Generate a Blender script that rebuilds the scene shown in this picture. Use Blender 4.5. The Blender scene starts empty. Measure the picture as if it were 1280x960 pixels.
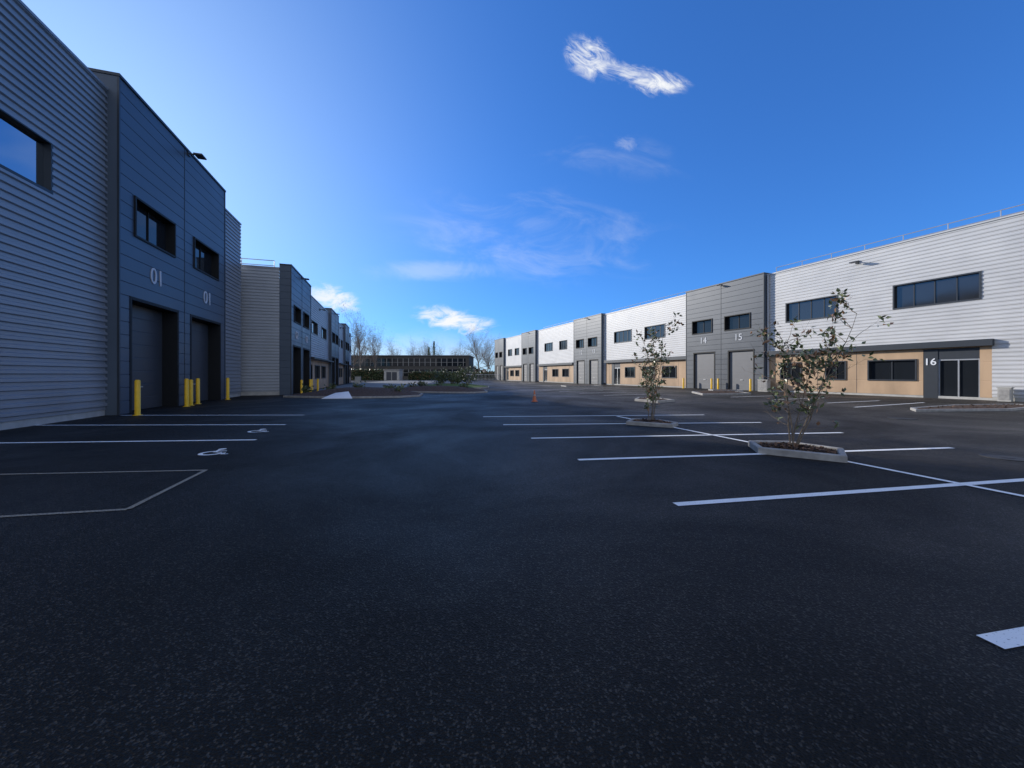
import bpy, bmesh, math, random
from mathutils import Vector, Matrix
random.seed(7)
scene=bpy.context.scene
COL=scene.collection
Z=Vector((0,0,1))
WL={}   # world location of each object

# ------------------------------------------------------------ materials
def newmat(name,col=(.5,.5,.5),rough=.5,metal=0.0,spec=.5,noise=0.0,nscale=3.0,bump=0.0,bscale=40.0,stretch=(1,1,1),rvar=0.0):
    m=bpy.data.materials.new(name); m.use_nodes=True
    nt=m.node_tree; b=nt.nodes["Principled BSDF"]
    b.inputs["Base Color"].default_value=(*col,1)
    b.inputs["Roughness"].default_value=rough
    b.inputs["Metallic"].default_value=metal
    b.inputs["Specular IOR Level"].default_value=spec
    tc=nt.nodes.new("ShaderNodeTexCoord")
    mp=nt.nodes.new("ShaderNodeMapping"); mp.inputs["Scale"].default_value=stretch
    nt.links.new(tc.outputs["Object"],mp.inputs[0])
    if noise>0 or rvar>0:
        n=nt.nodes.new("ShaderNodeTexNoise"); n.inputs["Scale"].default_value=nscale; n.inputs["Detail"].default_value=6
        nt.links.new(mp.outputs[0],n.inputs["Vector"])
        if noise>0:
            r=nt.nodes.new("ShaderNodeMapRange")
            r.inputs["From Min"].default_value=.3; r.inputs["From Max"].default_value=.7
            r.inputs["To Min"].default_value=1-noise; r.inputs["To Max"].default_value=1+noise
            nt.links.new(n.outputs["Fac"],r.inputs["Value"])
            mx=nt.nodes.new("ShaderNodeVectorMath"); mx.operation='SCALE'
            mx.inputs[0].default_value=col
            nt.links.new(r.outputs[0],mx.inputs["Scale"])
            nt.links.new(mx.outputs[0],b.inputs["Base Color"])
        if rvar>0:
            r=nt.nodes.new("ShaderNodeMapRange")
            r.inputs["From Min"].default_value=.3; r.inputs["From Max"].default_value=.7
            r.inputs["To Min"].default_value=max(0,rough-rvar); r.inputs["To Max"].default_value=min(1,rough+rvar)
            nt.links.new(n.outputs["Fac"],r.inputs["Value"]); nt.links.new(r.outputs[0],b.inputs["Roughness"])
    if bump>0:
        n2=nt.nodes.new("ShaderNodeTexNoise"); n2.inputs["Scale"].default_value=bscale; n2.inputs["Detail"].default_value=4
        nt.links.new(mp.outputs[0],n2.inputs["Vector"])
        bp=nt.nodes.new("ShaderNodeBump"); bp.inputs["Strength"].default_value=bump; bp.inputs["Distance"].default_value=.02
        nt.links.new(n2.outputs["Fac"],bp.inputs["Height"]); nt.links.new(bp.outputs[0],b.inputs["Normal"])
    return m

M={}
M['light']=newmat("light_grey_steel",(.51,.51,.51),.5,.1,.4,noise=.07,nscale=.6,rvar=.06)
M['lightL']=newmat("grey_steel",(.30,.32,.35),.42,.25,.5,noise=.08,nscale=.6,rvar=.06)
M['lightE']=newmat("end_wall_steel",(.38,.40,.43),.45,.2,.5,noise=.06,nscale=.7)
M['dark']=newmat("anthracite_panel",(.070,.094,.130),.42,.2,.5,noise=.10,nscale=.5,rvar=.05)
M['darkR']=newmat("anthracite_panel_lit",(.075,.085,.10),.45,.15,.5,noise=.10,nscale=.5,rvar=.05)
M['darkside']=newmat("anthracite_return_panel",(.085,.11,.145),.5,.0,.3,noise=.10,nscale=.5)
M['darktrim']=newmat("anthracite_trim",(.035,.042,.052),.45,.2,.5,noise=.06)
M['black']=newmat("black_reveal",(.012,.013,.015),.6,0,.3,noise=.1)
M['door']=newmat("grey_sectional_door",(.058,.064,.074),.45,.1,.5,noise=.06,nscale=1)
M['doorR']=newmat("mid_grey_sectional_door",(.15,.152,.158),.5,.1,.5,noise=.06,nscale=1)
M['glass']=newmat("dark_glass",(.015,.018,.022),.05,0,.5,rvar=.02,nscale=.6)
M['glassR']=newmat("coated_glass",(.085,.09,.095),.08,.7,.5,rvar=.03,nscale=.6)
M['concrete']=newmat("concrete",(.30,.29,.275),.8,0,.3,noise=.22,nscale=6,bump=.3,bscale=60)
M['plinth']=newmat("plinth_concrete",(.42,.41,.38),.8,0,.3,noise=.15,nscale=3,bump=.2)
M['wood']=newmat("timber_cladding",(.43,.295,.185),.6,0,.3,noise=.20,nscale=.9,stretch=(1,1,.35),bump=.1)
M['white']=newmat("white_paint",(.78,.79,.8),.5,0,.4,noise=.05)
M['number']=newmat("pale_number",(.75,.77,.8),.5,0,.4,noise=.02)
M['number_mid']=newmat("light_grey_number",(.55,.57,.60),.5,0,.4,noise=.02)
M['number_dim']=newmat("grey_number",(.58,.60,.64),.5,0,.4,noise=.02)
M['yellow']=newmat("yellow_paint",(.85,.50,.02),.45,0,.5,noise=.08,nscale=5)
M['galv']=newmat("galvanised_steel",(.5,.51,.52),.4,.7,.5,noise=.08)
M['orange']=newmat("orange_plastic",(.50,.15,.07),.5,0,.4,noise=.06)
M['bark_mulch']=newmat("bark_mulch",(.088,.058,.042),.9,0,.2,noise=.5,nscale=14,bump=.9,bscale=25)
M['chip1']=newmat("bark_chip",(.15,.09,.06),.85,0,.2,noise=.3)
M['chip2']=newmat("bark_chip_dark",(.05,.034,.026),.9,0,.2,noise=.3)
M['grass']=newmat("lawn_grass",(.08,.12,.03),.9,0,.2,noise=.4,nscale=5,bump=.8,bscale=40)
M['field']=newmat("field_ground",(.07,.075,.05),.95,0,.2,noise=.4,nscale=.4,bump=.4,bscale=8)
M['trunk']=newmat("tree_bark",(.15,.12,.09),.9,0,.2,noise=.3,nscale=20,bump=.6,bscale=60)
M['baretrunk']=newmat("bare_tree_bark",(.25,.205,.17),.9,0,.2,noise=.2)
M['leaf1']=newmat("leaf_green",(.12,.145,.06),.38,0,.5,noise=.2,nscale=8)
M['leaf2']=newmat("leaf_dark",(.055,.078,.035),.38,0,.5,noise=.2,nscale=8)
M['leaf3']=newmat("leaf_bronze",(.24,.135,.075),.45,0,.5,noise=.2,nscale=8)
M['hedge']=newmat("hedge_core",(.02,.028,.014),.9,0,.2,noise=.3)
M['render_wall']=newmat("office_wall",(.09,.083,.075),.8,0,.3,noise=.1)
M['roof']=newmat("roof_membrane",(.22,.22,.23),.85,0,.3,noise=.15,nscale=1)
M['iron']=newmat("cast_iron",(.035,.035,.036),.6,.3,.4,noise=.2,nscale=15,bump=.3)
M['road']=newmat("pale_asphalt",(.17,.168,.16),.75,0,.3,noise=.15,nscale=1.5,bump=.4,bscale=90)

def worn_paint(name,col,th=.34):
    m=newmat(name,col,.55,0,.4,noise=.06,nscale=3,bump=.35,bscale=120)
    nt=m.node_tree; b=nt.nodes["Principled BSDF"]
    tc=nt.nodes.new("ShaderNodeTexCoord"); n=nt.nodes.new("ShaderNodeTexNoise"); n.inputs["Scale"].default_value=70; n.inputs["Detail"].default_value=5
    nt.links.new(tc.outputs["Object"],n.inputs["Vector"])
    r=nt.nodes.new("ShaderNodeMapRange"); r.inputs["From Min"].default_value=th; r.inputs["From Max"].default_value=th+.06
    nt.links.new(n.outputs["Fac"],r.inputs["Value"])
    mix=nt.nodes.new("ShaderNodeMix"); mix.data_type='RGBA'
    mix.inputs["A"].default_value=(.05,.05,.055,1)
    src=b.inputs["Base Color"].links[0].from_socket
    nt.links.new(r.outputs[0],mix.inputs["Factor"]); nt.links.new(src,mix.inputs["B"]); nt.links.new(mix.outputs["Result"],b.inputs["Base Color"])
    return m
M['line']=worn_paint("line_paint_white",(.86,.86,.84),.30)
M['linebeige']=worn_paint("line_paint_beige",(.32,.28,.21),.42)

def asphalt():
    m=bpy.data.materials.new("new_asphalt"); m.use_nodes=True; nt=m.node_tree; b=nt.nodes["Principled BSDF"]; L=nt.links
    tc=nt.nodes.new("ShaderNodeTexCoord")
    big=nt.nodes.new("ShaderNodeTexNoise"); big.inputs["Scale"].default_value=.22; big.inputs["Detail"].default_value=9; big.inputs["Roughness"].default_value=.62; big.inputs["Distortion"].default_value=.5
    fine=nt.nodes.new("ShaderNodeTexVoronoi"); fine.inputs["Scale"].default_value=105
    fn=nt.nodes.new("ShaderNodeTexNoise"); fn.inputs["Scale"].default_value=28; fn.inputs["Detail"].default_value=9; fn.inputs["Roughness"].default_value=.7
    for n in (big,fine,fn): L.new(tc.outputs["Object"],n.inputs["Vector"])
    def MR(src,a,c,d,e,sm=False):
        r=nt.nodes.new("ShaderNodeMapRange"); r.inputs["From Min"].default_value=a; r.inputs["From Max"].default_value=c; r.inputs["To Min"].default_value=d; r.inputs["To Max"].default_value=e
        if sm: r.interpolation_type='SMOOTHSTEP'
        L.new(src,r.inputs["Value"]); return r.outputs[0]
    def MA(op,a,c):
        n=nt.nodes.new("ShaderNodeMath"); n.operation=op
        for i,x in enumerate((a,c)):
            if isinstance(x,(int,float)): n.inputs[i].default_value=x
            else: L.new(x,n.inputs[i])
        return n.outputs[0]
    r1=MR(big.outputs["Fac"],.32,.7,.6,1.55)
    # sunlit area painted into the base colour, lighter towards the long terrace
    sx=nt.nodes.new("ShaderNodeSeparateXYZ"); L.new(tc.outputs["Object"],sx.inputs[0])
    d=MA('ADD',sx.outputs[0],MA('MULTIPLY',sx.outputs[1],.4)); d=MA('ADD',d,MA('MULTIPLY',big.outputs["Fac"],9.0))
    sunlit_gain=MR(d,14.5,24.0,1.0,2.3,True)
    cr=nt.nodes.new("ShaderNodeValToRGB"); cr.color_ramp.elements[0].position=.0; cr.color_ramp.elements[0].color=(.0058,.0053,.0047,1)
    cr.color_ramp.elements[1].position=1; cr.color_ramp.elements[1].color=(.078,.070,.060,1)
    e=cr.color_ramp.elements.new(.80); e.color=(.0135,.0122,.0108,1)
    sep=nt.nodes.new("ShaderNodeSeparateColor"); L.new(fine.outputs["Color"],sep.inputs[0]); L.new(sep.outputs[0],cr.inputs[0])
    sc=nt.nodes.new("ShaderNodeVectorMath"); sc.operation='SCALE'; L.new(cr.outputs[0],sc.inputs[0]); L.new(MA('MULTIPLY',r1,sunlit_gain),sc.inputs["Scale"])
    L.new(sc.outputs[0],b.inputs["Base Color"])
    L.new(MR(big.outputs["Fac"],.35,.65,.70,.42),b.inputs["Roughness"])
    b.inputs["Specular IOR Level"].default_value=.20; b.inputs["Specular Tint"].default_value=(1,.9,.78,1)
    bp=nt.nodes.new("ShaderNodeBump"); bp.inputs["Strength"].default_value=.8; bp.inputs["Distance"].default_value=.012
    L.new(MA('ADD',fine.outputs["Distance"],fn.outputs["Fac"]),bp.inputs["Height"]); L.new(bp.outputs[0],b.inputs["Normal"])
    return m
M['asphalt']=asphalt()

# ------------------------------------------------------------ object helpers
def meta(o,label=None,category=None,group=None,kind=None):
    if label: o["label"]=label
    if category: o["category"]=category
    if group: o["group"]=group
    if kind: o["kind"]=kind
    return o
def place(o,parent,w):
    WL[o.name]=Vector(w)
    if parent is not None:
        o.parent=parent; o.location=Vector(w)-WL[parent.name]
    else: o.location=w
    COL.objects.link(o)
def mk(name,verts,faces,mats,parent=None,fmat=None,fix=False,origin=None,smooth=False):
    verts=[Vector(v) for v in verts]
    if origin is None:
        xs=[v.x for v in verts]; ys=[v.y for v in verts]; zs=[v.z for v in verts]
        origin=Vector(((min(xs)+max(xs))/2,(min(ys)+max(ys))/2,min(zs)))
    origin=Vector(origin)
    me=bpy.data.meshes.new(name); me.from_pydata([v-origin for v in verts],[],faces)
    if not isinstance(mats,(list,tuple)): mats=[mats]
    for m in mats: me.materials.append(m)
    if fmat:
        for p,i in zip(me.polygons,fmat): p.material_index=i
    if fix:
        bm=bmesh.new(); bm.from_mesh(me); bmesh.ops.recalc_face_normals(bm,faces=bm.faces); bm.to_mesh(me); bm.free()
    if smooth:
        for p in me.polygons: p.use_smooth=True
    me.update()
    o=bpy.data.objects.new(name,me); place(o,parent,origin)
    return o
def empty(name,w,parent=None):
    o=bpy.data.objects.new(name,None); o.empty_display_size=.5; place(o,parent,Vector(w)); return o

class Frame:
    def __init__(s,O,e,N):
        s.O=Vector(O); s.e=Vector(e); s.N=Vector(N).normalized(); s.flip=(s.e.cross(Z)).dot(s.N)<0
    def P(s,y,n,z): return s.O+s.e*y+s.N*n+Z*z
class Geo:
    def __init__(s): s.v=[]; s.f=[]; s.m=[]
    def box(s,F,y0,y1,n0,n1,z0,z1,mi=0):
        b=len(s.v)
        for z in (z0,z1):
            for y,n in ((y0,n0),(y1,n0),(y1,n1),(y0,n1)): s.v.append(F.P(y,n,z))
        for q in ((0,3,2,1),(4,5,6,7),(0,1,5,4),(1,2,6,5),(2,3,7,6),(3,0,4,7)): s.f.append([b+i for i in q]); s.m.append(mi)
        return s
    def obj(s,name,mats,parent=None,**k): return mk(name,s.v,s.f,mats,parent,fmat=s.m,fix=True,**k)
def box(name,F,y0,y1,n0,n1,z0,z1,mat,parent=None): return Geo().box(F,y0,y1,n0,n1,z0,z1).obj(name,mat,parent)

def tube(V,Fc,p0,p1,r0,r1,seg=6):
    d=(p1-p0)
    if d.length<1e-6: return
    d.normalize(); a=d.orthogonal().normalized(); b=d.cross(a); base=len(V)
    for p,r in ((p0,r0),(p1,r1)):
        for i in range(seg):
            t=2*math.pi*i/seg; V.append(p+(a*math.cos(t)+b*math.sin(t))*r)
    for i in range(seg):
        j=(i+1)%seg; Fc.append([base+i,base+j,base+seg+j,base+seg+i])
    Fc.append([base+seg+i for i in range(seg)])

def profile(kind,pitch,depth):
    if kind=='rib': return [(0,0),(.38,0),(.5,depth),(.86,depth),(1,0)]
    return [(0,-depth),(.03,0),(.97,0),(1,-depth)]
def cladding(name,F,y0,y1,n,z0,z1,openings,mat,parent,kind='rib',pitch=.22,depth=.032):
    pr=profile(kind,pitch,depth)
    def off(z):
        t=(z/pitch)%1.0
        for (a,oa),(b,ob) in zip(pr,pr[1:]):
            if a<=t<=b: return oa+(ob-oa)*(t-a)/(b-a)
        return 0
    lv=[]; k=int(z0/pitch)-1
    while k*pitch<z1:
        for a,_ in pr[:-1]: lv.append((k+a)*pitch)
        k+=1
    ys=sorted(set([y0,y1]+[y for o in openings for y in o[:2] if y0<y<y1]))
    V=[];Fa=[]
    for a,b in zip(ys,ys[1:]):
        mid=(a+b)/2
        cuts=sorted([(o[2],o[3]) for o in openings if o[0]<mid<o[1]])
        rng=[];c=z0
        for s,e in cuts:
            if s>c+1e-4: rng.append((c,s))
            c=e
        if c<z1: rng.append((c,z1))
        for ra,rb in rng:
            zz=[ra]+[z for z in lv if ra+1e-4<z<rb-1e-4]+[rb]
            base=len(V)
            for z in zz:
                V.append(F.P(a,n+off(z),z)); V.append(F.P(b,n+off(z),z))
            for i in range(len(zz)-1):
                q=[base+2*i,base+2*i+1,base+2*i+3,base+2*i+2]
                if F.flip: q.reverse()
                Fa.append(q)
    return mk(name,V,Fa,mat,parent)

def window(F,y0,y1,z0,z1,n,rec,parent,mull=2,mat=None,glass=None):
    w=box("window",F,y0+.03,y1-.03,n-rec-.03,n-rec,z0+.03,z1-.03,glass or M['glass'],parent)
    g=Geo(); t=.05; sx=t/F.e.length
    g.box(F,y0-sx,y0+sx*.6,n-rec-.02,n+.055,z0-t,z1+t)
    g.box(F,y1-sx*.6,y1+sx,n-rec-.02,n+.055,z0-t,z1+t)
    g.box(F,y0+sx*.6,y1-sx*.6,n-rec-.02,n+.052,z0-t,z0+.03)
    g.box(F,y0+sx*.6,y1-sx*.6,n-rec-.02,n+.052,z1-.03,z1+t)
    for i in range(1,mull):
        y=y0+(y1-y0)*i/mull
        g.box(F,y-sx*.5,y+sx*.5,n-rec-.01,n-rec+.04,z0+.03,z1-.03)
    g.obj("frame",mat or M['darktrim'],w)
    return w
def big_door(F,y0,y1,z1,n,rec,parent,mat=None):
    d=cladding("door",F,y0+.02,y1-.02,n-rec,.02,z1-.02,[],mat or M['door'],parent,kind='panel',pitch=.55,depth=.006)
    g=Geo(); t=.09/F.e.length
    g.box(F,y0-t*.3,y0+t,n-rec-.02,n+.02,0,z1)
    g.box(F,y1-t,y1+t*.3,n-rec-.02,n+.02,0,z1)
    g.box(F,y0-t*.3,y1+t*.3,n-rec-.02,n+.021,z1,z1+.12)
    g.obj("frame",M['black'],d)
    h=Geo(); ym=(y0+y1)/2
    h.box(F,ym-.12,ym+.12,n-rec,n-rec+.05,.95,1.0); h.obj("handle",M['galv'],d)
    return d
def text(name,s,F,y,n,z,h,mat,parent,off=0.0):
    cu=bpy.data.curves.new("t",'FONT'); cu.body=s; cu.size=h/.7; cu.align_x='CENTER'; cu.align_y='CENTER'; cu.extrude=.012; cu.offset=off
    cu.resolution_u=4
    to=bpy.data.objects.new("t",cu); COL.objects.link(to)
    dg=bpy.context.evaluated_depsgraph_get(); me=bpy.data.meshes.new_from_object(to.evaluated_get(dg))
    bpy.data.objects.remove(to)
    xa=Z.cross(F.N).normalized(); R=Matrix((xa,Z,F.N)).transposed().to_4x4()
    me.transform(R); me.materials.clear(); me.materials.append(mat); me.name=name
    o=bpy.data.objects.new(name,me); place(o,parent,F.P(y,n,z)); return o
def wall_lamp(F,y,n,z,parent,k=1.0):
    g=Geo(); sx=k/F.e.length
    g.box(F,y-.03*sx,y+.03*sx,n,n+.36*k,z-.04,z+.01)
    g.box(F,y-.22*sx,y+.22*sx,n+.26*k,n+.58*k,z-.10,z-.04)
    g.box(F,y-.10*sx,y+.10*sx,n-.02,n+.05,z-.14,z+.08)
    return g.obj("lamp",M['darktrim'],parent)
def railing(F,y0,y1,n,z,h,parent,step=2.0):
    V=[];Fc=[]
    k=max(1,int((y1-y0)*F.e.length/step))
    for i in range(k+1):
        y=y0+(y1-y0)*i/k
        tube(V,Fc,F.P(y,n,z-.3),F.P(y,n,z+h),.03,.03,5)
    for hh in (h,h*.5): tube(V,Fc,F.P(y0,n,z+hh),F.P(y1,n,z+hh),.03,.03,5)
    return mk("railing",V,Fc,M['galv'],parent)

def light_section(F,y0,y1,H,parent,openings=[],z0=.22,n=0):
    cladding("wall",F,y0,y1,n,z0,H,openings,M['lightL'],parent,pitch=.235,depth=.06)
    g=Geo(); g.box(F,y0+.002,y1-.002,n-.82,n+.085,H,H+.09); g.obj("parapet_cap",M['lightL'],parent)
    g=Geo(); g.box(F,y0+.002,y1-.002,n-.3,n-.015,0,z0); g.obj("plinth",M['plinth'],parent)
def dark_block(F,y0,y1,H,n,parent,doors,wins,lampy=None,back=7.0,dh=4.4,wz=(6.95,8.45),rec=.58,numbers=[],nz=5.6,nh=.7,near=True,dmat=None,wm=None,trim=None):
    wm=wm or M['dark']
    op=[(a,b,0,dh) for a,b in doors]+[(a,b,wz[0],wz[1]) for a,b in wins]
    cladding("dark_wall",F,y0,y1,n,0,H,op,wm,parent,kind='panel',pitch=.5,depth=.018)
    t=.12/F.e.length
    if near: box("side_wall",F,y0-.004,y0+t,-back,n-.002,0,H-.01,M['darkside'],parent)
    box("side_wall",F,y1-t,y1+.004,-back,n-.002,0,H-.01,M['darkside'],parent)
    g=Geo(); g.box(F,y0-.03,y1+.03,-back,n+.05,H,H+.1)
    g.box(F,y0-.012,y0+.05,n-.04,n+.025,0,H); g.box(F,y1-.05,y1+.012,n-.04,n+.025,0,H)
    g.obj("parapet_cap",M['darktrim'],parent)
    ym=(y0+y1)/2
    box("joint_trim",F,ym-.025,ym+.025,n-.01,n+.012,0,H,M['darktrim'],parent)
    for a,b in doors: big_door(F,a,b,dh,n,rec,parent,dmat)
    for a,b in wins: window(F,a,b,wz[0],wz[1],n,.3,parent,2,M['black'])
    for yy,s,mt in numbers: text("unit_number",s,F,yy,n+.015,nz,nh,mt,parent)
    if lampy is not None: wall_lamp(F,lampy,n,H-.05,parent,1.15 if dh>4 else .9)

# ------------------------------------------------------------ ground
def sheet(name,pts,z,mat,**k):
    o=mk(name,[(x,y,z) for x,y in pts],[list(range(len(pts)))],mat,origin=(0,0,z)); return o
meta(sheet("ground",[(-900,-500),(900,-500),(900,1400),(-900,1400)],-.02,M['field']),"rough grassy ground around the business park",kind="structure")
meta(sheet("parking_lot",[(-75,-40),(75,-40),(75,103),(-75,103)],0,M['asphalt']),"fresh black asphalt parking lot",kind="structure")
meta(sheet("road",[(-17.8,34.5),(-12.5,36),(-12.2,44),(-13.5,60),(-18,95),(-30,95),(-26,62),(-20.5,42)],.004,M['road']),"paler asphalt access road",kind="structure")

def strip(name,p0,p1,w,mat,label,z=.006):
    p0=Vector((*p0,z)); p1=Vector((*p1,z)); d=(p1-p0).normalized(); s=d.cross(Z)*w/2
    o=mk(name,[p0-s,p0+s,p1+s,p1-s],[[0,1,2,3]],mat)
    return meta(o,label,kind="structure")
WLn="white painted parking bay line on asphalt"
bays=[((2.67,2.145),(8.0,3.2)),((1.88,4.42),(9.0,5.78)),((1.16,6.73),(8.97,7.83)),((.45,9.0),(8.48,9.86)),((-.26,11.42),(7.75,11.95)),((-1.02,13.58),(7.1,14.2)),
      ((-11.9,8.32),(-5.85,8.78)),((-14.1,11.3),(-6.74,11.43)),((-14.3,14.05),(-7.64,14.12))]
for a,b in bays: strip("parking_line",a,b,.115,M['line'],WLn)
strip("parking_line",(6.5,3.9),(3.75,13.7),.10,M['line'],"long white painted spine line between bays",z=.010)
B="beige painted outline of a bay on asphalt"
strip("parking_line",(-8.6,5.66),(-4.78,6.0),.06,M['linebeige'],B)
strip("parking_line",(-4.78,6.0),(-4.26,4.26),.06,M['linebeige'],B,z=.009)
strip("parking_line",(-4.26,4.26),(-7.2,3.68),.06,M['linebeige'],B)

def wheelchair(cx,cy,s,ang):
    V=[];Fc=[]
    def poly(pts):
        b=len(V); V.extend(pts); Fc.append(list(range(b,b+len(pts))))
    def bar(a,b,w):
        a=Vector(a);b=Vector(b); d=(b-a).normalized(); p=Vector((-d.y,d.x))*w/2
        poly([a-p,b-p,b+p,a+p])
    n=20; a0=math.radians(100);a1=math.radians(390)
    for i in range(n):
        t0=a0+(a1-a0)*i/n;t1=a0+(a1-a0)*(i+1)/n
        poly([Vector((math.cos(t)*r,math.sin(t)*r)) for t,r in ((t0,.24),(t0,.36),(t1,.36),(t1,.24))])
    poly([Vector((-.05+math.cos(2*math.pi*i/14)*.12,.66+math.sin(2*math.pi*i/14)*.12)) for i in range(14)])
    bar((-.05,.5),(0,.12),.11); bar((.055,.12),(.33,.12),.10); bar((.31,.07),(.42,-.26),.10); bar((.03,.36),(.24,.36),.08); bar((.46,-.25),(.56,-.21),.08)
    c,sn=math.cos(ang),math.sin(ang)
    VV=[(cx+s*(v.x*c-v.y*sn),cy+s*(v.x*sn+v.y*c),.007) for v in V]
    return meta(mk("wheelchair_symbol",VV,Fc,M['line']),"white painted wheelchair symbol on asphalt",kind="structure")
wheelchair(-5.7,7.3,.6,math.radians(10)); wheelchair(-6.7,10.1,.6,math.radians(10))

# ------------------------------------------------------------ left row
kL=-.312
eL=Vector((kL,1,0)); NL=eL.normalized().cross(Z)
F1=Frame((-10.49,0,0),eL,NL)
b1=empty("industrial_building",F1.P(14,0,0)); meta(b1,"two-storey unit with grey ribbed and anthracite cladding, numbered 01","building")
w1=[(8.6,11.76,7.08,8.58)]
light_section(F1,3.0,14.05,11.9,b1,w1)
window(F1,*w1[0],0,.12,b1,1,M['darktrim'],newmat("blue_reflecting_glass",(.38,.45,.52),.05,1.0))
light_section(F1,23.06,26.5,11.8,b1)
dark_block(F1,14.05,23.06,12.5,.38,b1,[(14.67,18.0),(19.1,22.45)],[(14.94,17.66),(19.43,22.1)],lampy=18.9,
   numbers=[(16.35,"01",M['number_dim']),(20.85,"01",M['number_dim'])],nz=5.62,nh=.68)
g=Geo(); g.box(F1,3.05,26.45,-22,-.8,0,11.6); g.obj("building_body",M['roof'],b1)
box("side_wall",F1,2.9,3.02,-22,-.01,0,11.88,M['lightL'],b1)
box("side_wall",F1,26.48,26.6,-22,-.01,0,11.78,M['lightL'],b1)

F2=Frame((-7.71,0,0),eL,NL); H2=9.3
b2=empty("industrial_building",F2.P(28,0,0)); meta(b2,"long grey and anthracite clad industrial terrace with ribbed end wall","building")
FE=Frame(F2.P(28,0,0),-NL,-eL.normalized())
cladding("wall",FE,.45,24,0,.25,H2-.1,[],M['lightE'],b2,pitch=.22,depth=.035)
box("parapet_cap",FE,.452,24,-.5,.07,H2-.1,H2-.04,M['lightE'],b2)
box("plinth",FE,.45,24,-.3,-.012,0,.25,M['plinth'],b2)
cladding("dark_wall",FE,-.3,.45,.01,0,H2+.15,[],M['darkside'],b2,kind='panel',pitch=.5,depth=.018)
def blk2(y0,y1,nums,lamp=True,near=True):
    L=y1-y0
    dark_block(F2,y0,y1,H2+.15,.3,b2,[(y0+.08*L,y0+.44*L),(y0+.56*L,y0+.92*L)],[(y0+.13*L,y0+.42*L),(y0+.58*L,y0+.87*L)],
      lampy=(y0+y1)/2 if lamp else None,dh=3.6,wz=(5.5,6.7),rec=.5,numbers=nums,nz=4.5,nh=.6,back=5 if near else .45,near=near)
def lt2(y0,y1):
    L=y1-y0
    ops=[(y0+.15*L,y0+.4*L,5.5,6.7),(y0+.6*L,y0+.85*L,5.5,6.7)]
    gw=[(y0+.3*L,y0+.5*L,1.1,2.4),(y0+.6*L,y0+.8*L,1.1,2.4)]
    cladding("wall",F2,y0,y1,0,2.9,H2-.4,ops,M['lightE'],b2)
    box("parapet_cap",F2,y0,y1,-.8,.07,H2-.4,H2-.31,M['lightE'],b2)
    for o in ops: window(F2,*o,0,.15,b2,3)
    cladding("timber_wall",F2,y0,y1,0,0,2.9,gw+[(y0+.08*L,y0+.2*L,0,2.4)],M['wood'],b2,kind='panel',pitch=.9,depth=.012)
    for o in gw: window(F2,*o,0,.12,b2,2)
    box("door",F2,y0+.08*L,y0+.2*L,-.15,-.1,0,2.4,M['glass'],b2)
    box("canopy",F2,y0+.02,y1-.02,0.05,.6,2.95,3.1,M['darktrim'],b2)
    wall_lamp(F2,(y0+y1)/2,.05,H2-.9,b2)
blk2(28.0,34.8,[(29.7,"02",M['number_dim']),(33.1,"02",M['number_dim'])],near=False)
lt2(34.8,46.5); blk2(46.5,53,[]); lt2(53,60.5); blk2(60.5,66,[],False); lt2(66,72)
box("building_body",F2,28.1,72,-24,-.8,0,H2-.6,M['roof'],b2)
railing(FE,1,20,-.9,H2-.1,.75,b2)

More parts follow.
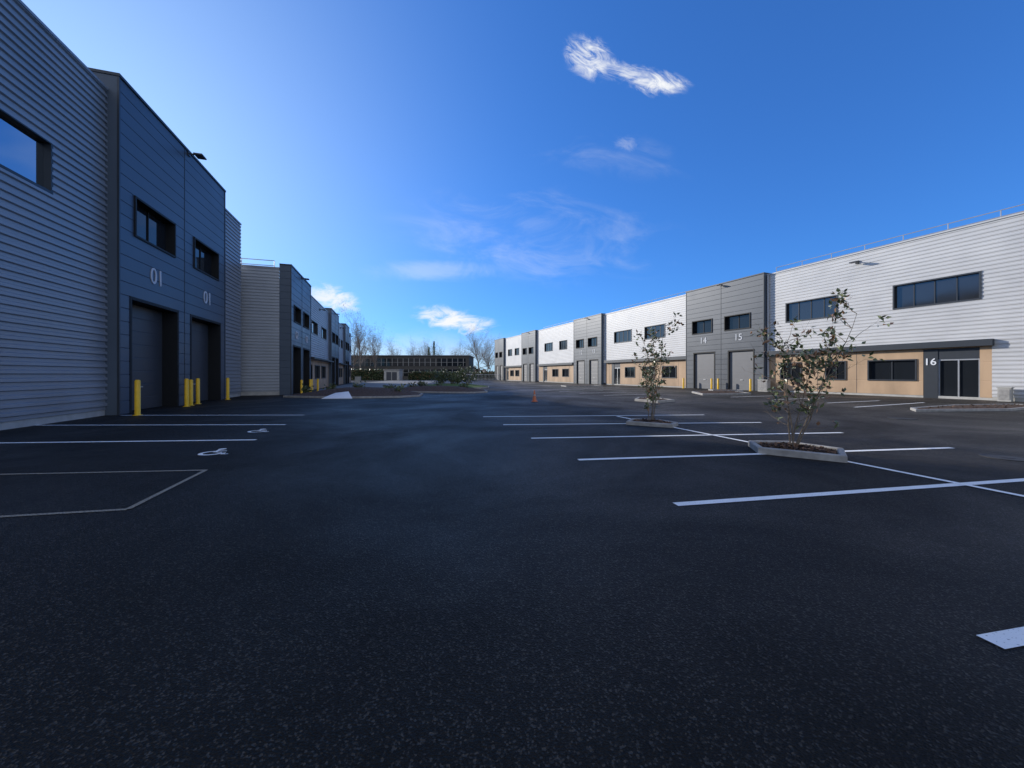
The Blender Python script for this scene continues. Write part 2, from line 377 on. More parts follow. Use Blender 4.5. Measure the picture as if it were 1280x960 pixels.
# ------------------------------------------------------------ right row
kR=-.4; eR=Vector((kR,1,0)); NR=-(eR.normalized().cross(Z))
F3=Frame((36.4,0,0),eR,NR); H3=10.3
b3=empty("industrial_building",F3.P(38,0,0)); meta(b3,"long sunlit industrial terrace, grey ribbed cladding with anthracite door bays","building")
def light_bay(y0,y1,ups,gws,door,num,num_y,woody0,woody1):
    zt=3.35; wz=(5.95,7.5)
    ops=[(a,b,*wz) for a,b in ups]
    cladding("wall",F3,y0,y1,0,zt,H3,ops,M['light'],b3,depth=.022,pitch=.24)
    box("parapet_cap",F3,y0+.002,y1-.002,-.82,.075,H3,H3+.09,M['light'],b3)
    for o in ops: window(F3,*o,0,.14,b3,4,None,M['glassR'])
    if woody0>y0: 
        cladding("wall",F3,y0,woody0,0,.22,zt,[],M['light'],b3,depth=.022,pitch=.24)
        box("plinth",F3,y0,woody0,-.3,-.015,0,.22,M['plinth'],b3)
    if woody1<y1:
        cladding("wall",F3,woody1,y1,0,.22,zt,[],M['light'],b3,depth=.022,pitch=.24)
    gz=(1.12,2.46)
    go=[(a,b,*gz) for a,b in gws]+[(door[0],door[1],0,3.1)]
    cladding("timber_wall",F3,woody0,woody1,-.01,.15,zt,go,M['wood'],b3,kind='panel',pitch=1.1,depth=.008)
    box("plinth",F3,woody0,woody1,-.3,-.03,0,.15,M['plinth'],b3)
    for a,b in gws: window(F3,a,b,*gz,-.01,.12,b3,2)
    y=woody0+1.2
    while y<woody1-.4:
        if not (door[0]-.1<y<door[1]+.1) and not any(a-.1<y<b+.1 for a,b in gws):
            box("joint_trim",F3,y-.010,y+.010,-.02,-.005,.15,3.14,M['darktrim'],b3)
        y+=1.2
    d0,d1,dm=door
    box("dark_wall",F3,dm,d1,-.2,-.02,0,3.1,M['darktrim'],b3)
    box("dark_wall",F3,d0,dm,-.2,-.05,2.45,3.1,M['darktrim'],b3)
    d=box("door",F3,d0+.03,dm-.03,-.2,-.15,.03,2.43,M['glass'],b3)
    g=Geo(); 
    for yy in (d0,d0+(dm-d0)*.5-.03,dm-.06): g.box(F3,yy,yy+.06,-.16,-.08,0,2.45)
    g.box(F3,d0+.06,dm-.06,-.16,-.082,2.36,2.45); g.box(F3,d0+.06,dm-.06,-.16,-.082,0,.08)
    g.obj("frame",M['galv'],d)
    if num: text("unit_number",num,F3,num_y,-.005,2.28,.42,M['number'],b3,.006)
    g=Geo(); g.box(F3,woody0-.1,woody1,.05,.32,3.16,3.54); g.obj("canopy",M['darktrim'],b3)
light_bay(14,34.2,[(22.48,26.1),(29.2,32.66)],[(25.07,27.4),(28.7,29.9),(31.6,33.1)],(22.5,24.75,24.13),"16",24.45,22.06,34.2)
wall_lamp(F3,28.0,.05,H3-.6,b3)
NB=M['number_mid']
def blk3(y0,y1,nums,lamp=True):
    L=y1-y0
    dark_block(F3,y0,y1,H3+.15,.4,b3,[(y0+.105*L,y0+.41*L),(y0+.58*L,y0+.885*L)],[(y0+.15*L,y0+.45*L),(y0+.62*L,y0+.9*L)],
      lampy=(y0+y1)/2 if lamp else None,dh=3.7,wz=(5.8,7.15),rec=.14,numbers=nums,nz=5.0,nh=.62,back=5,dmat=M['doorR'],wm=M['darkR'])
blk3(34.2,42.3,[(36.5,"15",NB),(40.2,"14",NB)])
light_bay(42.3,57.0,[(45.6,48.8),(51.2,54.6)],[(47.2,49.2),(50.6,52.4),(44,46)],(53.4,55.2,54.7),None,0,42.5,56.5)
blk3(57.0,64.3,[(58.9,"13",NB),(62.2,"12",NB)])
light_bay(64.3,78.2,[(67,69.5),(72,75)],[(66.5,68.5),(70,72)],(74,75.8,75.3),None,0,65,77.5)
blk3(78.2,84.8,[])
light_bay(84.8,95.3,[(87,89.3),(91,93.3)],[(87,89),(90,92)],(93,94.5,94.0),None,0,85.3,95)
blk3(95.3,101.5,[],False)
box("building_body",F3,14.1,101.4,-30,-.8,0,H3-.4,M['roof'],b3)
box("side_wall",F3,101.3,101.45,-30,-.02,0,H3,M['light'],b3)
railing(F3,14,34,-.9,H3,.75,b3); railing(F3,43,57,-1.3,H3,.75,b3); railing(F3,65,78,-1.3,H3,.75,b3)
box("downpipe",F3,33.98,34.08,.06,.16,0,H3,M['light'],b3)

for y in (24.2,26.8,29.4,46,48.6,51.2,53.8,66,69,72):
    a=F3.P(y,6.2,0); b=F3.P(y,11,0); strip("parking_line",(a.x,a.y),(b.x,b.y),.11,M['line'],WLn)
strip("parking_line",(15.6,17.5),(21.9,20.4),.11,M['line'],WLn)
for y in (34,37,40,43):
    a=F3.P(y,13,0); b=F3.P(y,17.5,0); strip("parking_line",(a.x,a.y),(b.x,b.y),.11,M['line'],WLn)

# ------------------------------------------------------------ kerbed beds
def kerb_ring(pts,w,h,name,mat,z=0,parent=None):
    n=len(pts); P=[Vector((x,y,0)) for x,y in pts]; c=sum(P,Vector())/n
    V=[];Fc=[]
    inner=[]
    for i in range(n):
        a=(P[i]-P[i-1]).normalized(); b=(P[(i+1)%n]-P[i]).normalized()
        na=Z.cross(a); nb=Z.cross(b)
        if na.dot(c-P[i])<0: na=-na
        if nb.dot(c-P[i])<0: nb=-nb
        m=(na+nb); m=m/max(.3,m.length_squared)*2 if m.length>0 else na
        inner.append(P[i]+m*w)
    bv=.015
    rings=[]
    def ring(f,zz): 
        rings.append([P[i].lerp(inner[i],f)+Z*zz for i in range(n)])
    ring(0,z); ring(0,h-bv+z); ring(bv/w,h+z); ring(1-bv/w,h+z); ring(1,h-bv+z); ring(1,z)
    for r in rings: V+=r
    for k in range(5):
        for i in range(n):
            j=(i+1)%n; Fc.append([k*n+i,k*n+j,(k+1)*n+j,(k+1)*n+i])
    o=mk(name,V,Fc,mat,parent,fix=False); return o,inner
def bed(pts,name,label,category,fill,h=.13,w=.12,fillname="mulch",fh=.09,mat=None,chips=0,mound=.05):
    o,inner=kerb_ring(pts,w,h,name,mat or M['concrete'])
    meta(o,label,category)
    fn=len(inner); c=sum(inner,Vector())/fn
    V=[p+Z*fh for p in inner]+[p.lerp(c,.5)+Z*(fh+mound) for p in inner]+[c+Z*(fh+mound*1.3)]
    Fc=[]
    for i in range(fn):
        j=(i+1)%fn; Fc.append([i,j,fn+j,fn+i]); Fc.append([fn+i,fn+j,2*fn])
    m=mk(fillname,V,Fc,fill,o,smooth=True)
    if chips:
        CV=[];CF=[];cm=[]
        for _ in range(chips):
            i=random.randrange(fn); j=(i+1)%fn; u,v=random.random(),random.random()
            if u+v>1:u,v=1-u,1-v
            dpt=1-(u+v)
            p=c+(inner[i]-c)*u*.96+(inner[j]-c)*v*.96+Z*(fh+.015+mound*min(1,dpt*2)+random.uniform(0,.02))
            a=Vector((random.gauss(0,1),random.gauss(0,1),random.gauss(0,.35))).normalized(); b=a.cross(Vector((random.gauss(0,.4),random.gauss(0,.4),1)).normalized()).normalized()
            l=random.uniform(.02,.05); ww=random.uniform(.01,.02); k=len(CV)
            CV+=[p-a*l-b*ww,p+a*l-b*ww,p+a*l+b*ww,p-a*l+b*ww]; CF.append([k,k+1,k+2,k+3]); cm.append(random.randint(0,1))
        ch=mk("bark_chips",CV,CF,[M['chip1'],M['chip2']],o,fmat=cm); ch["kind"]="stuff"
    return o
G="kerbed tree planters in the parking lot"
p1=bed([(5.68,6.50),(4.66,7.27),(4.95,8.05),(5.75,8.0),(6.22,7.2)],"planter","low concrete-kerbed planter filled with bark mulch around a young tree","planter",M['bark_mulch'],h=.12,w=.1,chips=600,fh=.055,mound=.04)
p1["group"]=G
p2=bed([(4.5,10.75),(3.4,11.45),(3.8,12.2),(4.55,12.0),(4.85,11.2)],"planter","low concrete-kerbed planter with bark around a slim young tree","planter",M['bark_mulch'],h=.11,w=.1,chips=300,fh=.05); p2["group"]=G
p3=bed([(7.6,20.0),(6.9,21.6),(7.6,23.2),(8.6,23.2),(8.9,21)],"planter","small concrete-kerbed planter with bark and a low shrub","planter",M['bark_mulch'],h=.13,w=.12,chips=100,fh=.09); p3["group"]=G
bed([(-14.9,25.0),(-12.4,24.3),(-9.6,24.0),(-7.2,24.6),(-6.2,26.0),(-6.6,28.5),(-8.2,31.0),(-12,33),(-15.8,32.6)],"planting_bed","kerbed bed of brown bark mulch beside grey building","planting bed",M['bark_mulch'],fh=.12,h=.12,chips=1500,mound=.36)
lawn=[]
for i in range(16):
    t=2*math.pi*i/16; lawn.append((-6.9+4.2*math.cos(t)+(-1.2)*math.sin(t),45+6.5*math.sin(t)))
bed(lawn,"planting_bed","kerbed rounded lawn island with shrubs","planting bed",M['grass'],fillname="lawn",h=.14,fh=.15,mound=.22)
bed([(-8.0,31.6),(-5.2,30.6),(-3.0,30.4),(-2.0,31.6),(-2.4,34.5),(-6,37),(-11.6,37),(-11,33)],"planting_bed","wide kerbed bed of brown bark mulch in the asphalt","planting bed",M['bark_mulch'],fh=.12,h=.12,chips=600,mound=.32)
bed([(16.2,15.4),(20.4,15.7),(24.4,17.4),(24.0,18.4),(20.6,17.9),(16.9,16.3)],"planting_bed","kerbed bark bed beside parking bays near the entrance","planting bed",M['bark_mulch'],chips=200,mound=.03,h=.10,fh=.07)
bed([(13.6,27.4),(17.8,28.6),(18.3,31.4),(14.6,31.2)],"planting_bed","kerbed bark bed between bays near the roller doors","planting bed",M['bark_mulch'],chips=200,mound=.12)
bed([(17.9,34.2),(20.0,33.2),(20.4,34.6),(18.4,36)],"planting_bed","kerbed strip with bark mulch near roller doors","planting bed",M['bark_mulch'])
bed([(6.5,46),(11,46.5),(10.5,49),(6.2,48.8)],"planting_bed","kerbed bark bed between far parking bays","planting bed",M['bark_mulch'])

V=[Vector(p) for p in ((-11.7,23.6,.03),(-9.9,23.8,.03),(-10.6,24.9,.40),(-11.5,25.0,.30),(-11.7,23.6,0),(-9.9,23.8,0),(-10.6,25.3,0),(-11.5,25.4,0))]
rm=mk("ramp_marker",V,[[0,1,2,3],[4,7,6,5],[0,4,5,1],[1,5,6,2],[2,6,7,3],[3,7,4,0]],M['white'],fix=True)
meta(rm,"white triangular sloped slab on the kerb of the bark bed","ramp marker")

def disc_obj(name,c,r,h,mat,label,cat,seg=28):
    V=[];Fc=[]
    rr=[(r,0),(r,h),(r*.9,h),(r*.88,h-.006),(r*.3,h-.006),(r*.28,h),(0.001,h)]
    for a,zz in rr:
        for i in range(seg):
            t=2*math.pi*i/seg; V.append(Vector((c[0]+a*math.cos(t),c[1]+a*math.sin(t),zz)))
    for k in range(len(rr)-1):
        for i in range(seg):
            j=(i+1)%seg; Fc.append([k*seg+i,k*seg+j,(k+1)*seg+j,(k+1)*seg+i])
    return meta(mk(name,V,Fc,mat),label,cat)
disc_obj("manhole_cover",(8.9,6.9),.33,.012,M['iron'],"round cast iron manhole cover set in asphalt","manhole cover")
disc_obj("manhole_cover",(13.2,13.0),.36,.014,M['iron'],"round cast iron manhole cover set in asphalt","manhole cover")

def bollard(x,y,h=1.3,mat=None,label="yellow steel bollard protecting a roller door",r=.085):
    V=[];Fc=[];seg=14
    rr=[(r*1.7,0),(r*1.7,.015),(r,.02),(r,h-.05),(r*.9,h-.02),(r*.6,h),(0.002,h+.005)]
    for a,zz in rr:
        for i in range(seg):
            t=2*math.pi*i/seg; V.append(Vector((x+a*math.cos(t),y+a*math.sin(t),zz)))
    for k in range(len(rr)-1):
        for i in range(seg):
            j=(i+1)%seg; Fc.append([k*seg+i,k*seg+j,(k+1)*seg+j,(k+1)*seg+i])
    o=mk("bollard",V,Fc,mat or M['yellow'],smooth=True); meta(o,label,"bollard","yellow bollards by the doors"); return o
bollard(-13.75,14.1); bollard(-15.25,18.0); bollard(-15.55,18.6,h=1.25); bollard(-15.95,19.5); bollard(-16.95,22.9)
for y in (28.2,31.2,31.8,34.4): 
    p=F2.P(y,.95,0); bollard(p.x,p.y,h=1.1)
def bollard_at(y,n): 
    p=F3.P(y,n,0); return bollard(p.x,p.y,h=1.1)
bollard_at(34.9,1.1); bollard_at(38.0,1.1); bollard_at(38.7,1.1); bollard_at(42,1.1)

def cone(x,y):
    e=empty("traffic_cone",(x,y,0)); meta(e,"orange traffic cone with a white band standing on asphalt","traffic cone")
    F=Frame((x,y,0),(1,0,0),(0,-1,0))
    g=Geo(); g.box(F,-.17,.17,-.17,.17,.004,.035); g.obj("base",M['orange'],e)
    def fr(n,r0,z0,r1,z1,m):
        V=[];Fc=[]; tube(V,Fc,Vector((x,y,z0)),Vector((x,y,z1)),r0,r1,16); mk(n,V,Fc,m,e,smooth=False)
    fr("cone_body",.12,.035,.025,.62,M['orange']); fr("band",.079,.33,.067,.40,M['concrete'])
cone(1.24,21.2)

def cabinet(F,y,n,w,d,h,label):
    e=empty("utility_cabinet",F.P(y,n,0)); meta(e,label,"utility cabinet")
    Geo().box(F,y-w/2,y+w/2,n-d/2,n+d/2,0,h).box(F,y-w/2-.03,y+w/2+.03,n-d/2-.03,n+d/2+.03,h,h+.05).obj("body",M['plinth'],e)
    Geo().box(F,y-w/2+.04,y+w/2-.04,n+d/2,n+d/2+.02,.1,h-.06).obj("door",M['concrete'],e)
cabinet(F3,34.0,.7,.8,.4,1.0,"pale utility cabinet standing against the wall")
cabinet(F3,21.5,.4,.45,.3,.75,"small beige utility cabinet standing against ribbed wall")
cabinet(F2,60,2.2,1.0,.8,1.1,"pale utility cabinet beside terrace")

# ------------------------------------------------------------ vegetation
def rv(s=1): return Vector((random.gauss(0,s),random.gauss(0,s),random.gauss(0,s)))
def leaf(V,Fc,mi,p,l,w,m,up=0.0):
    a=(rv()+Z*up).normalized(); b=a.cross(rv()).normalized(); c=a.cross(b)
    k=len(V); V+= [p,p+a*l*.45+b*w+c*w*.3,p+a*l,p+a*l*.45-b*w+c*w*.3]; Fc.append([k,k+1,k+2,k+3]); mi.append(m)
def grow(V,Fc,tips,p,d,L,r,lev,maxlev,spread,steps=4,seg=6,upb=.15,kids=(2,4)):
    q=p.copy(); dd=d.copy(); pts=[]
    for i in range(steps):
        r0=r*(1-.7*i/steps); r1=r*(1-.7*(i+1)/steps)
        dd=(dd+rv(.10)+Z*upb*.3).normalized(); nq=q+dd*L/steps
        tube(V,Fc,q,nq,r0,r1,max(3,seg)); q=nq; pts.append((q.copy(),dd.copy(),r1))
        if lev>0: tips.append((q.copy(),lev))
    if lev<maxlev:
        for (pp,d2,rr) in pts[(1 if lev==0 else 0):]:
            for _ in range(random.randint(*kids)):
                nd=(d2+rv(spread)+Z*upb).normalized()
                grow(V,Fc,tips,pp,nd,L*random.uniform(.45,.65),rr*.65,lev+1,maxlev,spread,max(2,steps-1),seg-1,upb,kids)
def young_tree(x,y,z,h,rad,nleaf,lsz,label,lean=(0,0),seed=1,stems=4,keep=.5,flare=.2,bare=1):
    random.seed(seed)
    e=empty("tree",(x,y,z)); meta(e,label,"tree","young trees in the parking lot planters")
    V=[];Fc=[];tips=[]
    base=Vector((x,y,z))
    for s in range(stems):
        ang=6.28*s/stems+random.uniform(-.5,.5); q=base+Vector((math.cos(ang)*.05,math.sin(ang)*.05,0)); d=Vector((math.cos(ang)*flare+lean[0],math.sin(ang)*flare+lean[1],1)).normalized()
        hh=h*(1.0 if s==0 else random.uniform(.6,.95)); n=10; r=.016
        for i in range(n):
            d=(d+rv(.07)+Z*.02).normalized(); nq=q+d*hh/n; f=i/n
            tube(V,Fc,q,nq,r*(1-.8*f),r*(1-.8*(i+1)/n),7); q=nq
            if i<bare: continue
            for _ in range(1 if i<4 else 2):
                    a=random.uniform(0,6.28); env=.45+.55*math.sin(math.pi*min(1,f*.85+.05))
                    bd=Vector((math.cos(a)+lean[0]*1.5,math.sin(a),random.uniform(.25,1.0))).normalized(); bl=rad*env*random.uniform(.45,1.0)
                    p=q.copy()
                    for k in range(5):
                        bd=(bd+rv(.15)+Z*.07).normalized(); np_=p+bd*bl/5
                        tube(V,Fc,p,np_,.006*(1-k/6),.006*(1-(k+1)/6),4); p=np_
                        if k>0: tips.append((p.copy(),k))
                        if k>1:
                            sd=(bd+rv(.6)).normalized(); sp=p+sd*bl*.18; tube(V,Fc,p,sp,.003,.0015,3); tips.append((sp,3))
    mk("trunk",V,Fc,M['trunk'],e,smooth=True)
    LV=[];LF=[];mi=[]
    clusters=[t for t in tips if random.random()<keep]
    for _ in range(nleaf):
        p,k=random.choice(clusters)
        leaf(LV,LF,mi,p+rv(.03),lsz*random.uniform(.65,1.25),lsz*random.uniform(.2,.3),random.choices([0,1,2],[.52,.22,.26])[0],up=.3)
    mk("crown",LV,LF,[M['leaf1'],M['leaf2'],M['leaf3']],e,fmat=mi)
    return e
young_tree(5.50,7.5,.07,2.75,.92,900,.115,"young multi-stem tree with sparse bronze-green leaves in kerbed planter",seed=23,lean=(.12,0),flare=.20,keep=.42,stems=5,bare=1)
young_tree(4.20,11.6,.06,2.9,.68,650,.12,"slim young tree with sparse leaves in a kerbed planter",seed=14,lean=(.02,0),flare=.12,keep=.45)
young_tree(7.8,21.8,.10,1.7,.5,350,.13,"small young shrub-like tree in a kerbed planter",seed=21)

def shrub(x,y,h,r,label,seed,n=700,name="shrub"):
    random.seed(seed); e=empty(name,(x,y,.1)); meta(e,label,name,"shrubs in the planted islands")
    V=[];Fc=[]; 
    cl=[]
    for _ in range(10):
        a=random.uniform(0,6.28); p=Vector((x,y,.1)); d=Vector((math.cos(a)*.5,math.sin(a)*.5,1)).normalized()
        q=p+d*h*random.uniform(.55,.9); tube(V,Fc,p,q,.035,.01,5)
        for _ in range(3): cl.append(p.lerp(q,random.uniform(.35,1.05))+rv(r*.3))
    mk("trunk",V,Fc,M['trunk'],e)
    LV=[];LF=[];mi=[]
    for _ in range(n):
        leaf(LV,LF,mi,random.choice(cl)+rv(r*.17),.22,.06,random.choices([0,1],[.4,.6])[0])
    mk("crown",LV,LF,[M['leaf1'],M['leaf2']],e,fmat=mi)
shrub(-8.8,46,2.5,.9,"dense evergreen shrub on the lawn island",31)
shrub(-6.9,45,2.3,.8,"dense evergreen shrub on the lawn island",32)
shrub(-5.4,47,2.9,.8,"dense evergreen shrub on the lawn island",33)
shrub(-9.6,41,.8,.6,"low evergreen shrub on the lawn island",35,300)
for i,(x,y) in enumerate([(-13.6,29),(-11.2,28.6),(-9,28),(-14.2,26.6),(-7.9,26.6),(-12.2,30.5),(-9.4,30),(-9,34.5),(-6.5,34),(-4.2,33)]): shrub(x,y,.7,.35,"low young shrub planted in bark mulch",90+i,110)

def bare_mesh(seed,h):
    random.seed(seed); V=[];Fc=[];tips=[]
    d=Vector((0,0,1)); grow(V,Fc,tips,Vector((0,0,0)),d,h*.62,h*.014,0,3,.48,5,6,.16,(2,3))
    me=bpy.data.meshes.new("trunk"); me.from_pydata(V,[],Fc); me.materials.append(M['baretrunk']); 
    TV=[];TF=[]
    for p,l in tips:
        if l>=2 and random.random()<.8:
            dd=(rv()+Z*.5).normalized(); a=dd.orthogonal()*.014; q=p+dd*random.uniform(.4,1.0); k=len(TV); TV+=[p-a,p+a,q]; TF.append([k,k+1,k+2])
    m2=bpy.data.meshes.new("crown"); m2.from_pydata(TV,[],TF); m2.materials.append(M['baretrunk'])
    return me,m2
srcs=[bare_mesh(41,13),bare_mesh(42,13),bare_mesh(43,13),bare_mesh(46,13)]
def bare_tree(x,y,h,i,rot):
    e=empty("bare_tree",(x,y,0)); meta(e,"tall leafless winter tree with fine twigs beyond the lot","tree","bare trees beyond the lot")
    s=h/14.5
    for me,n in zip(srcs[i],("trunk","crown")):
        o=bpy.data.objects.new(n,me); o.parent=e; COL.objects.link(o)
    e.scale=(s*1.1,s*1.1,s); e.rotation_euler=(0,0,rot)
for i,(px,y,h) in enumerate([(-42,106,18),(-45.5,110,15),(-38,109,14.5),(-40,134,14),(-36,138,13),(-32,137,12.5),(-29,140,13.5),(-25,142,12),(-21,140,13),(-17,142,12),(-9.5,112,14.5),(-6.8,118,13),(-8,126,13)]):
    bare_tree(px,y,h,i%4,i*1.7)

def cypress(x,y,h,seed):
    random.seed(seed); e=empty("conifer_tree",(x,y,0)); meta(e,"narrow dark evergreen conifer beyond the lot","tree","conifers beyond the lot")
    V=[];Fc=[]; tube(V,Fc,Vector((x,y,0)),Vector((x,y,h*.9)),.15,.03,6); mk("trunk",V,Fc,M['trunk'],e)
    LV=[];LF=[];mi=[]
    for _ in range(900):
        t=random.random(); r=(1-t)**.6*h*.07*random.uniform(.4,1.1); a=random.uniform(0,6.28)
        leaf(LV,LF,mi,Vector((x+math.cos(a)*r,y+math.sin(a)*r,.4+t*h*.95)),.4,.1,random.randint(0,1),up=1.2)
    mk("crown",LV,LF,[M['leaf2'],M['leaf1']],e,fmat=mi)
cypress(-26.8,132,13,51); cypress(-28.8,133,11,52)

def hedge(x0,x1,y,h,d,label,seed,n=2600):
    random.seed(seed); F=Frame((0,y,0),(1,0,0),(0,-1,0))
    e=box("hedge",F,x0,x1,-d/2,d/2,0,h*.85,M['hedge']); meta(e,label,"hedge")
    LV=[];LF=[];mi=[]
    for _ in range(n):
        p=Vector((random.uniform(x0,x1),y+random.uniform(-d/2,d/2)*1.1,random.uniform(.1,h*.95)))
        if random.random()<.5: p.y=y-d/2
        else: p.z=h*.85+random.uniform(0,.2)*h
        leaf(LV,LF,mi,p,.45,.14,random.choices([0,1,2],[.25,.6,.15])[0],up=.3)
    mk("foliage",LV,LF,[M['leaf1'],M['leaf2'],M['leaf3']],e,fmat=mi)
hedge(-50,-32,99,2.6,1.6,"dark clipped evergreen hedge in front of office block",61)
hedge(-27,-12,101,2.0,1.6,"dark evergreen hedge beside the access road",62)
hedge(-11,-1,104,1.8,1.4,"low evergreen hedge at the end of the lot",63,1200)

# far office
FO=Frame((0,116,0),(1,0,0),(0,-1,0))
of=empty("office_building",(-30,116,0)); meta(of,"low flat-roofed two-storey office with ribbon windows","building")
box("wall",FO,-52,-13,-14,0,0,7.1,M['render_wall'],of)
Geo().box(FO,-52.3,-12.7,-14.3,.35,7.1,7.3).obj("roof",M['roof'],of)
for z0,z1 in ((1.0,3.0),(4.0,6.3)):
    w=box("window_band",FO,-51,-14,.02,.06,z0,z1,M['glass'],of)
    g=Geo(); x=-51
    while x<=-14: g.box(FO,x-.08,x+.08,.06,.2,z0,z1); x+=1.65
    g.box(FO,-51,-14,.055,.19,(z0+z1)/2-.05,(z0+z1)/2+.05); g.obj("mullions",M['concrete'],w)
FS=Frame((0,96,0),(1,0,0),(0,-1,0))
sh=empty("substation_hut",(-30,96,0)); meta(sh,"small pale electrical hut with grey doors","hut")
box("wall",FS,-32,-28.2,-3,0,0,2.6,M['plinth'],sh); box("roof",FS,-32.2,-28,-3.2,.2,2.6,2.78,M['concrete'],sh)
box("door",FS,-31.4,-30.2,.0,.05,.05,2.1,M['door'],sh); box("door",FS,-30,-28.8,.0,.05,.05,2.1,M['door'],sh)
V=[];Fc=[]
for i in range(40):
    x=-12+i*.35; tube(V,Fc,Vector((x,98,0)),Vector((x,98,1.6)),.03,.03,4)
for zz in (.3,1.5): tube(V,Fc,Vector((-12,98,zz)),Vector((1.7,98,zz)),.04,.04,4)
meta(mk("fence",V,Fc,M['white']),"white metal railing fence at the end of the lot","fence")

random.seed(77); LV=[];LF=[];mi=[]
for _ in range(9000):
    x=random.uniform(-260,260); hh=5+2.5*math.sin(x*.11)+1.8*math.sin(x*.31+1)
    leaf(LV,LF,mi,Vector((x,190+random.uniform(-6,6),random.uniform(0,max(2,hh)))),1.9,.7,random.choices([0,1],[.5,.5])[0],up=.4)
meta(mk("tree_line",LV,LF,[M['hedge'],M['baretrunk']],fmat=mi),"distant wooded belt on the horizon","trees",kind="stuff")

# ------------------------------------------------------------ light
AZ=math.radians(-52); EL=math.radians(18)
s=Vector((math.sin(AZ)*math.cos(EL),math.cos(AZ)*math.cos(EL),math.sin(EL)))
sl=bpy.data.lights.new("sun",'SUN'); sl.energy=4.8; sl.angle=math.radians(.5); sl.color=(1,.94,.86)
so=bpy.data.objects.new("sun",sl); so.rotation_euler=(-s).to_track_quat('-Z','Y').to_euler(); so.location=(-40,40,40); COL.objects.link(so)

w=bpy.data.worlds.new("World"); scene.world=w; w.use_nodes=True; nt=w.node_tree; nt.nodes.clear(); L=nt.links
out=nt.nodes.new("ShaderNodeOutputWorld"); bg=nt.nodes.new("ShaderNodeBackground"); L.new(bg.outputs[0],out.inputs[0]); bg.inputs[1].default_value=.115
sky=nt.nodes.new("ShaderNodeTexSky"); sky.sky_type='NISHITA'; sky.sun_disc=False; sky.sun_elevation=EL; sky.sun_rotation=AZ; sky.altitude=100; sky.air_density=1.0; sky.dust_density=.6; sky.ozone_density=3.0
def vm(op,a,b):
    n=nt.nodes.new("ShaderNodeVectorMath"); n.operation=op; L.new(a,n.inputs[0])
    if isinstance(b,(int,float)): n.inputs["Scale"].default_value=b
    else: n.inputs[1].default_value=b
    return n
g1=vm('SCALE',sky.outputs[0],.11).outputs[0]
gm=nt.nodes.new("ShaderNodeGamma"); gm.inputs[1].default_value=.78; L.new(g1,gm.inputs[0])
g2=vm('MULTIPLY',gm.outputs[0],(.30/.11,.76/.11,1.55/.11)).outputs[0]
tc=nt.nodes.new("ShaderNodeTexCoord"); sp=nt.nodes.new("ShaderNodeSeparateXYZ"); L.new(tc.outputs["Generated"],sp.inputs[0])
def mth(op,a,b=None,c=None,clamp=False):
    n=nt.nodes.new("ShaderNodeMath"); n.operation=op; n.use_clamp=clamp
    for i,v in enumerate((a,b,c)):
        if v is None: continue
        if isinstance(v,(int,float)): n.inputs[i].default_value=v
        else: L.new(v,n.inputs[i])
    return n.outputs[0]
yy=mth('MAXIMUM',sp.outputs[1],.02)
u=mth('DIVIDE',sp.outputs[0],yy); v=mth('DIVIDE',sp.outputs[2],yy); front=mth('GREATER_THAN',sp.outputs[1],.05)
cmb=nt.nodes.new("ShaderNodeCombineXYZ"); L.new(u,cmb.inputs[0]); L.new(v,cmb.inputs[1])
def noise(sx,sy,rot,detail,off=0,dist=0.6,rough=.62):
    r0=nt.nodes.new("ShaderNodeMapping"); r0.inputs["Rotation"].default_value=(0,0,rot); L.new(cmb.outputs[0],r0.inputs[0])
    mp=nt.nodes.new("ShaderNodeMapping"); mp.inputs["Scale"].default_value=(sx,sy,1); mp.inputs["Location"].default_value=(off,off,off)
    L.new(r0.outputs[0],mp.inputs[0]); n=nt.nodes.new("ShaderNodeTexNoise"); n.inputs["Scale"].default_value=1; n.inputs["Detail"].default_value=detail; n.inputs["Roughness"].default_value=rough; n.inputs["Distortion"].default_value=dist
    L.new(mp.outputs[0],n.inputs["Vector"]); return n.outputs["Fac"]
def ell(u0,v0,a,b,rot=0):
    du=mth('SUBTRACT',u,u0); dv=mth('SUBTRACT',v,v0); c,sn=math.cos(rot),math.sin(rot)
    p=mth('ADD',mth('MULTIPLY',du,c/a),mth('MULTIPLY',dv,sn/a)); q=mth('ADD',mth('MULTIPLY',du,-sn/b),mth('MULTIPLY',dv,c/b))
    r=mth('ADD',mth('MULTIPLY',p,p),mth('MULTIPLY',q,q))
    return mth('MULTIPLY',mth('SUBTRACT',1,r,clamp=True),front)
def rng(x,a,b,s):
    n=nt.nodes.new("ShaderNodeMapRange"); n.interpolation_type='SMOOTHSTEP'; L.new(x,n.inputs["Value"])
    n.inputs["From Min"].default_value=a; n.inputs["From Max"].default_value=b; n.inputs["To Max"].default_value=s; return n.outputs[0]
def cloud(e,nz,a,b,s,w=.35):
    return rng(mth('ADD',mth('MULTIPLY',e,w),nz),a,b,s)
dt=mth('MAXIMUM',vm('DOT_PRODUCT',tc.outputs["Generated"],tuple(s)).outputs["Value"],0.0)
glow=mth('MULTIPLY',mth('POWER',dt,8.0),.58)
mg=nt.nodes.new("ShaderNodeMix"); mg.data_type='RGBA'; L.new(glow,mg.inputs["Factor"]); L.new(g2,mg.inputs["A"]); mg.inputs["B"].default_value=(5.0,6.4,8.0,1)
nA=noise(9,24,.22,12,0.4,1.0,.68); nA2=noise(16,34,.5,10,5.2,.9,.68); nB=noise(5.0,12,.14,11,3.1,.8); nC=noise(16,34,-.1,10,7.7,.6,.66)
gate=lambda e,x: mth('MULTIPLY',x,rng(e,0,1.0,1))
E1=ell(.30,.785,.20,.045,-.26); c1=gate(E1,cloud(E1,nA,.62,1.0,1.0,.30))
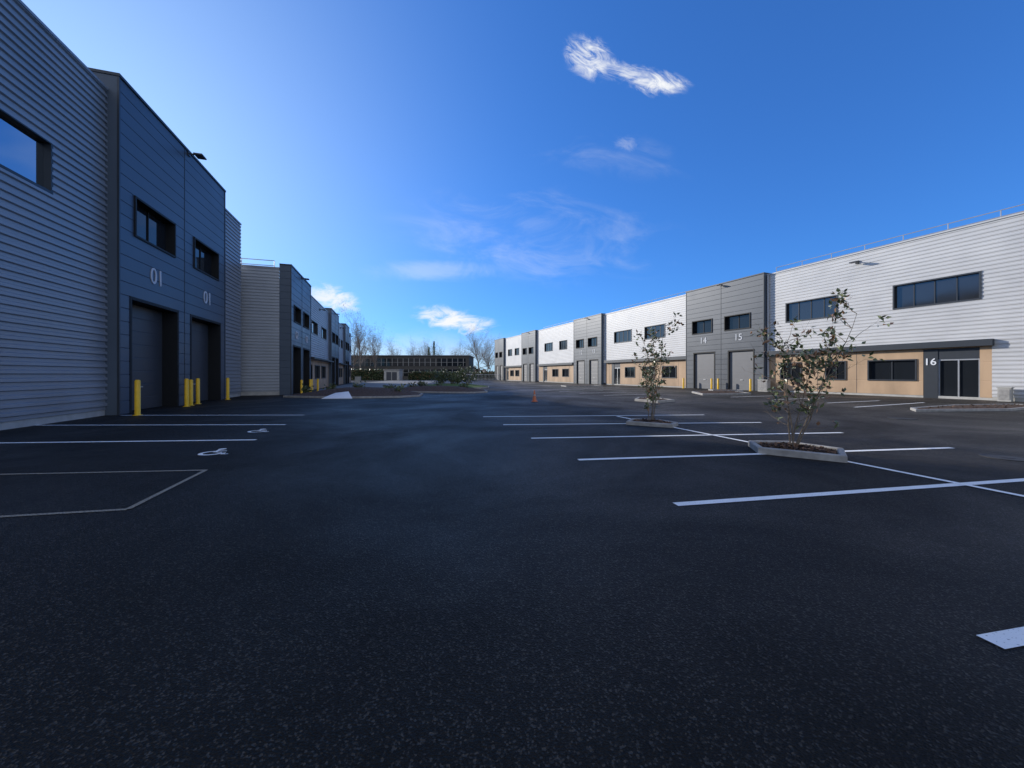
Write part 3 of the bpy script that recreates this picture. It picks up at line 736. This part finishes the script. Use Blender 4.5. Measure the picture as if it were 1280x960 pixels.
E1b=ell(.20,.825,.09,.07,-.6); c1b=gate(E1b,cloud(E1b,nA2,.55,.92,1.0,.28))
E1c=ell(.385,.757,.10,.045,0); c1c=gate(E1c,cloud(E1c,nA2,.55,.92,1.0,.28))
E2=ell(.06,.36,.46,.16,-.08); c2=gate(E2,cloud(E2,nB,.54,1.0,.26,.22))
E2b=ell(.24,.58,.30,.08,-.16); c2b=gate(E2b,cloud(E2b,nB,.56,1.05,.16,.22))
E2c=ell(.30,.60,.05,.03,0); c2c=gate(E2c,cloud(E2c,nA2,.6,1.0,.25,.35))
E3=ell(-.15,.14,.14,.045,-.18); c3=gate(E3,cloud(E3,nC,.60,.90,1.0,.34))
E4=ell(-.47,.20,.10,.045,-.3); c4=gate(E4,cloud(E4,nC,.58,.88,.9,.34))
E5=ell(-.2,.27,.28,.04,0); c5=gate(E5,cloud(E5,nB,.55,1.0,.26,.35))
E6=ell(-.3,.02,.7,.12,0); c6=gate(E6,cloud(E6,nB,.45,1.0,.45,.45))
rear=rng(mth('MULTIPLY',sp.outputs[1],-1),.0,.45,1)  # unseen cloud cover behind the camera, added as neutral fill light
nR=nt.nodes.new("ShaderNodeTexNoise"); nR.inputs["Scale"].default_value=2.2; nR.inputs["Detail"].default_value=6; L.new(tc.outputs["Generated"],nR.inputs["Vector"])
c7=mth('MULTIPLY',rear,rng(nR.outputs["Fac"],.35,.6,.95))
tot=c1
for c in (c1b,c1c,c2,c2b,c2c,c3,c4,c5,c6,c7): tot=mth('MAXIMUM',tot,c)
mix=nt.nodes.new("ShaderNodeMix"); mix.data_type='RGBA'; L.new(tot,mix.inputs["Factor"]); L.new(mg.outputs["Result"],mix.inputs["A"]); mix.inputs["B"].default_value=(8.2,8.4,8.6,1)
L.new(mix.outputs["Result"],bg.inputs[0])

# ------------------------------------------------------------ camera
cd=bpy.data.cameras.new("camera"); co=bpy.data.objects.new("camera",cd); COL.objects.link(co)
co.location=(0,0,1.5); co.rotation_euler=(math.radians(90),0,0); cd.sensor_width=36; cd.lens=13.5; cd.shift_y=-12/1280; cd.clip_start=.05; cd.clip_end=4000
scene.camera=co
scene.view_settings.view_transform='Standard'; scene.view_settings.look='None'; scene.view_settings.exposure=0
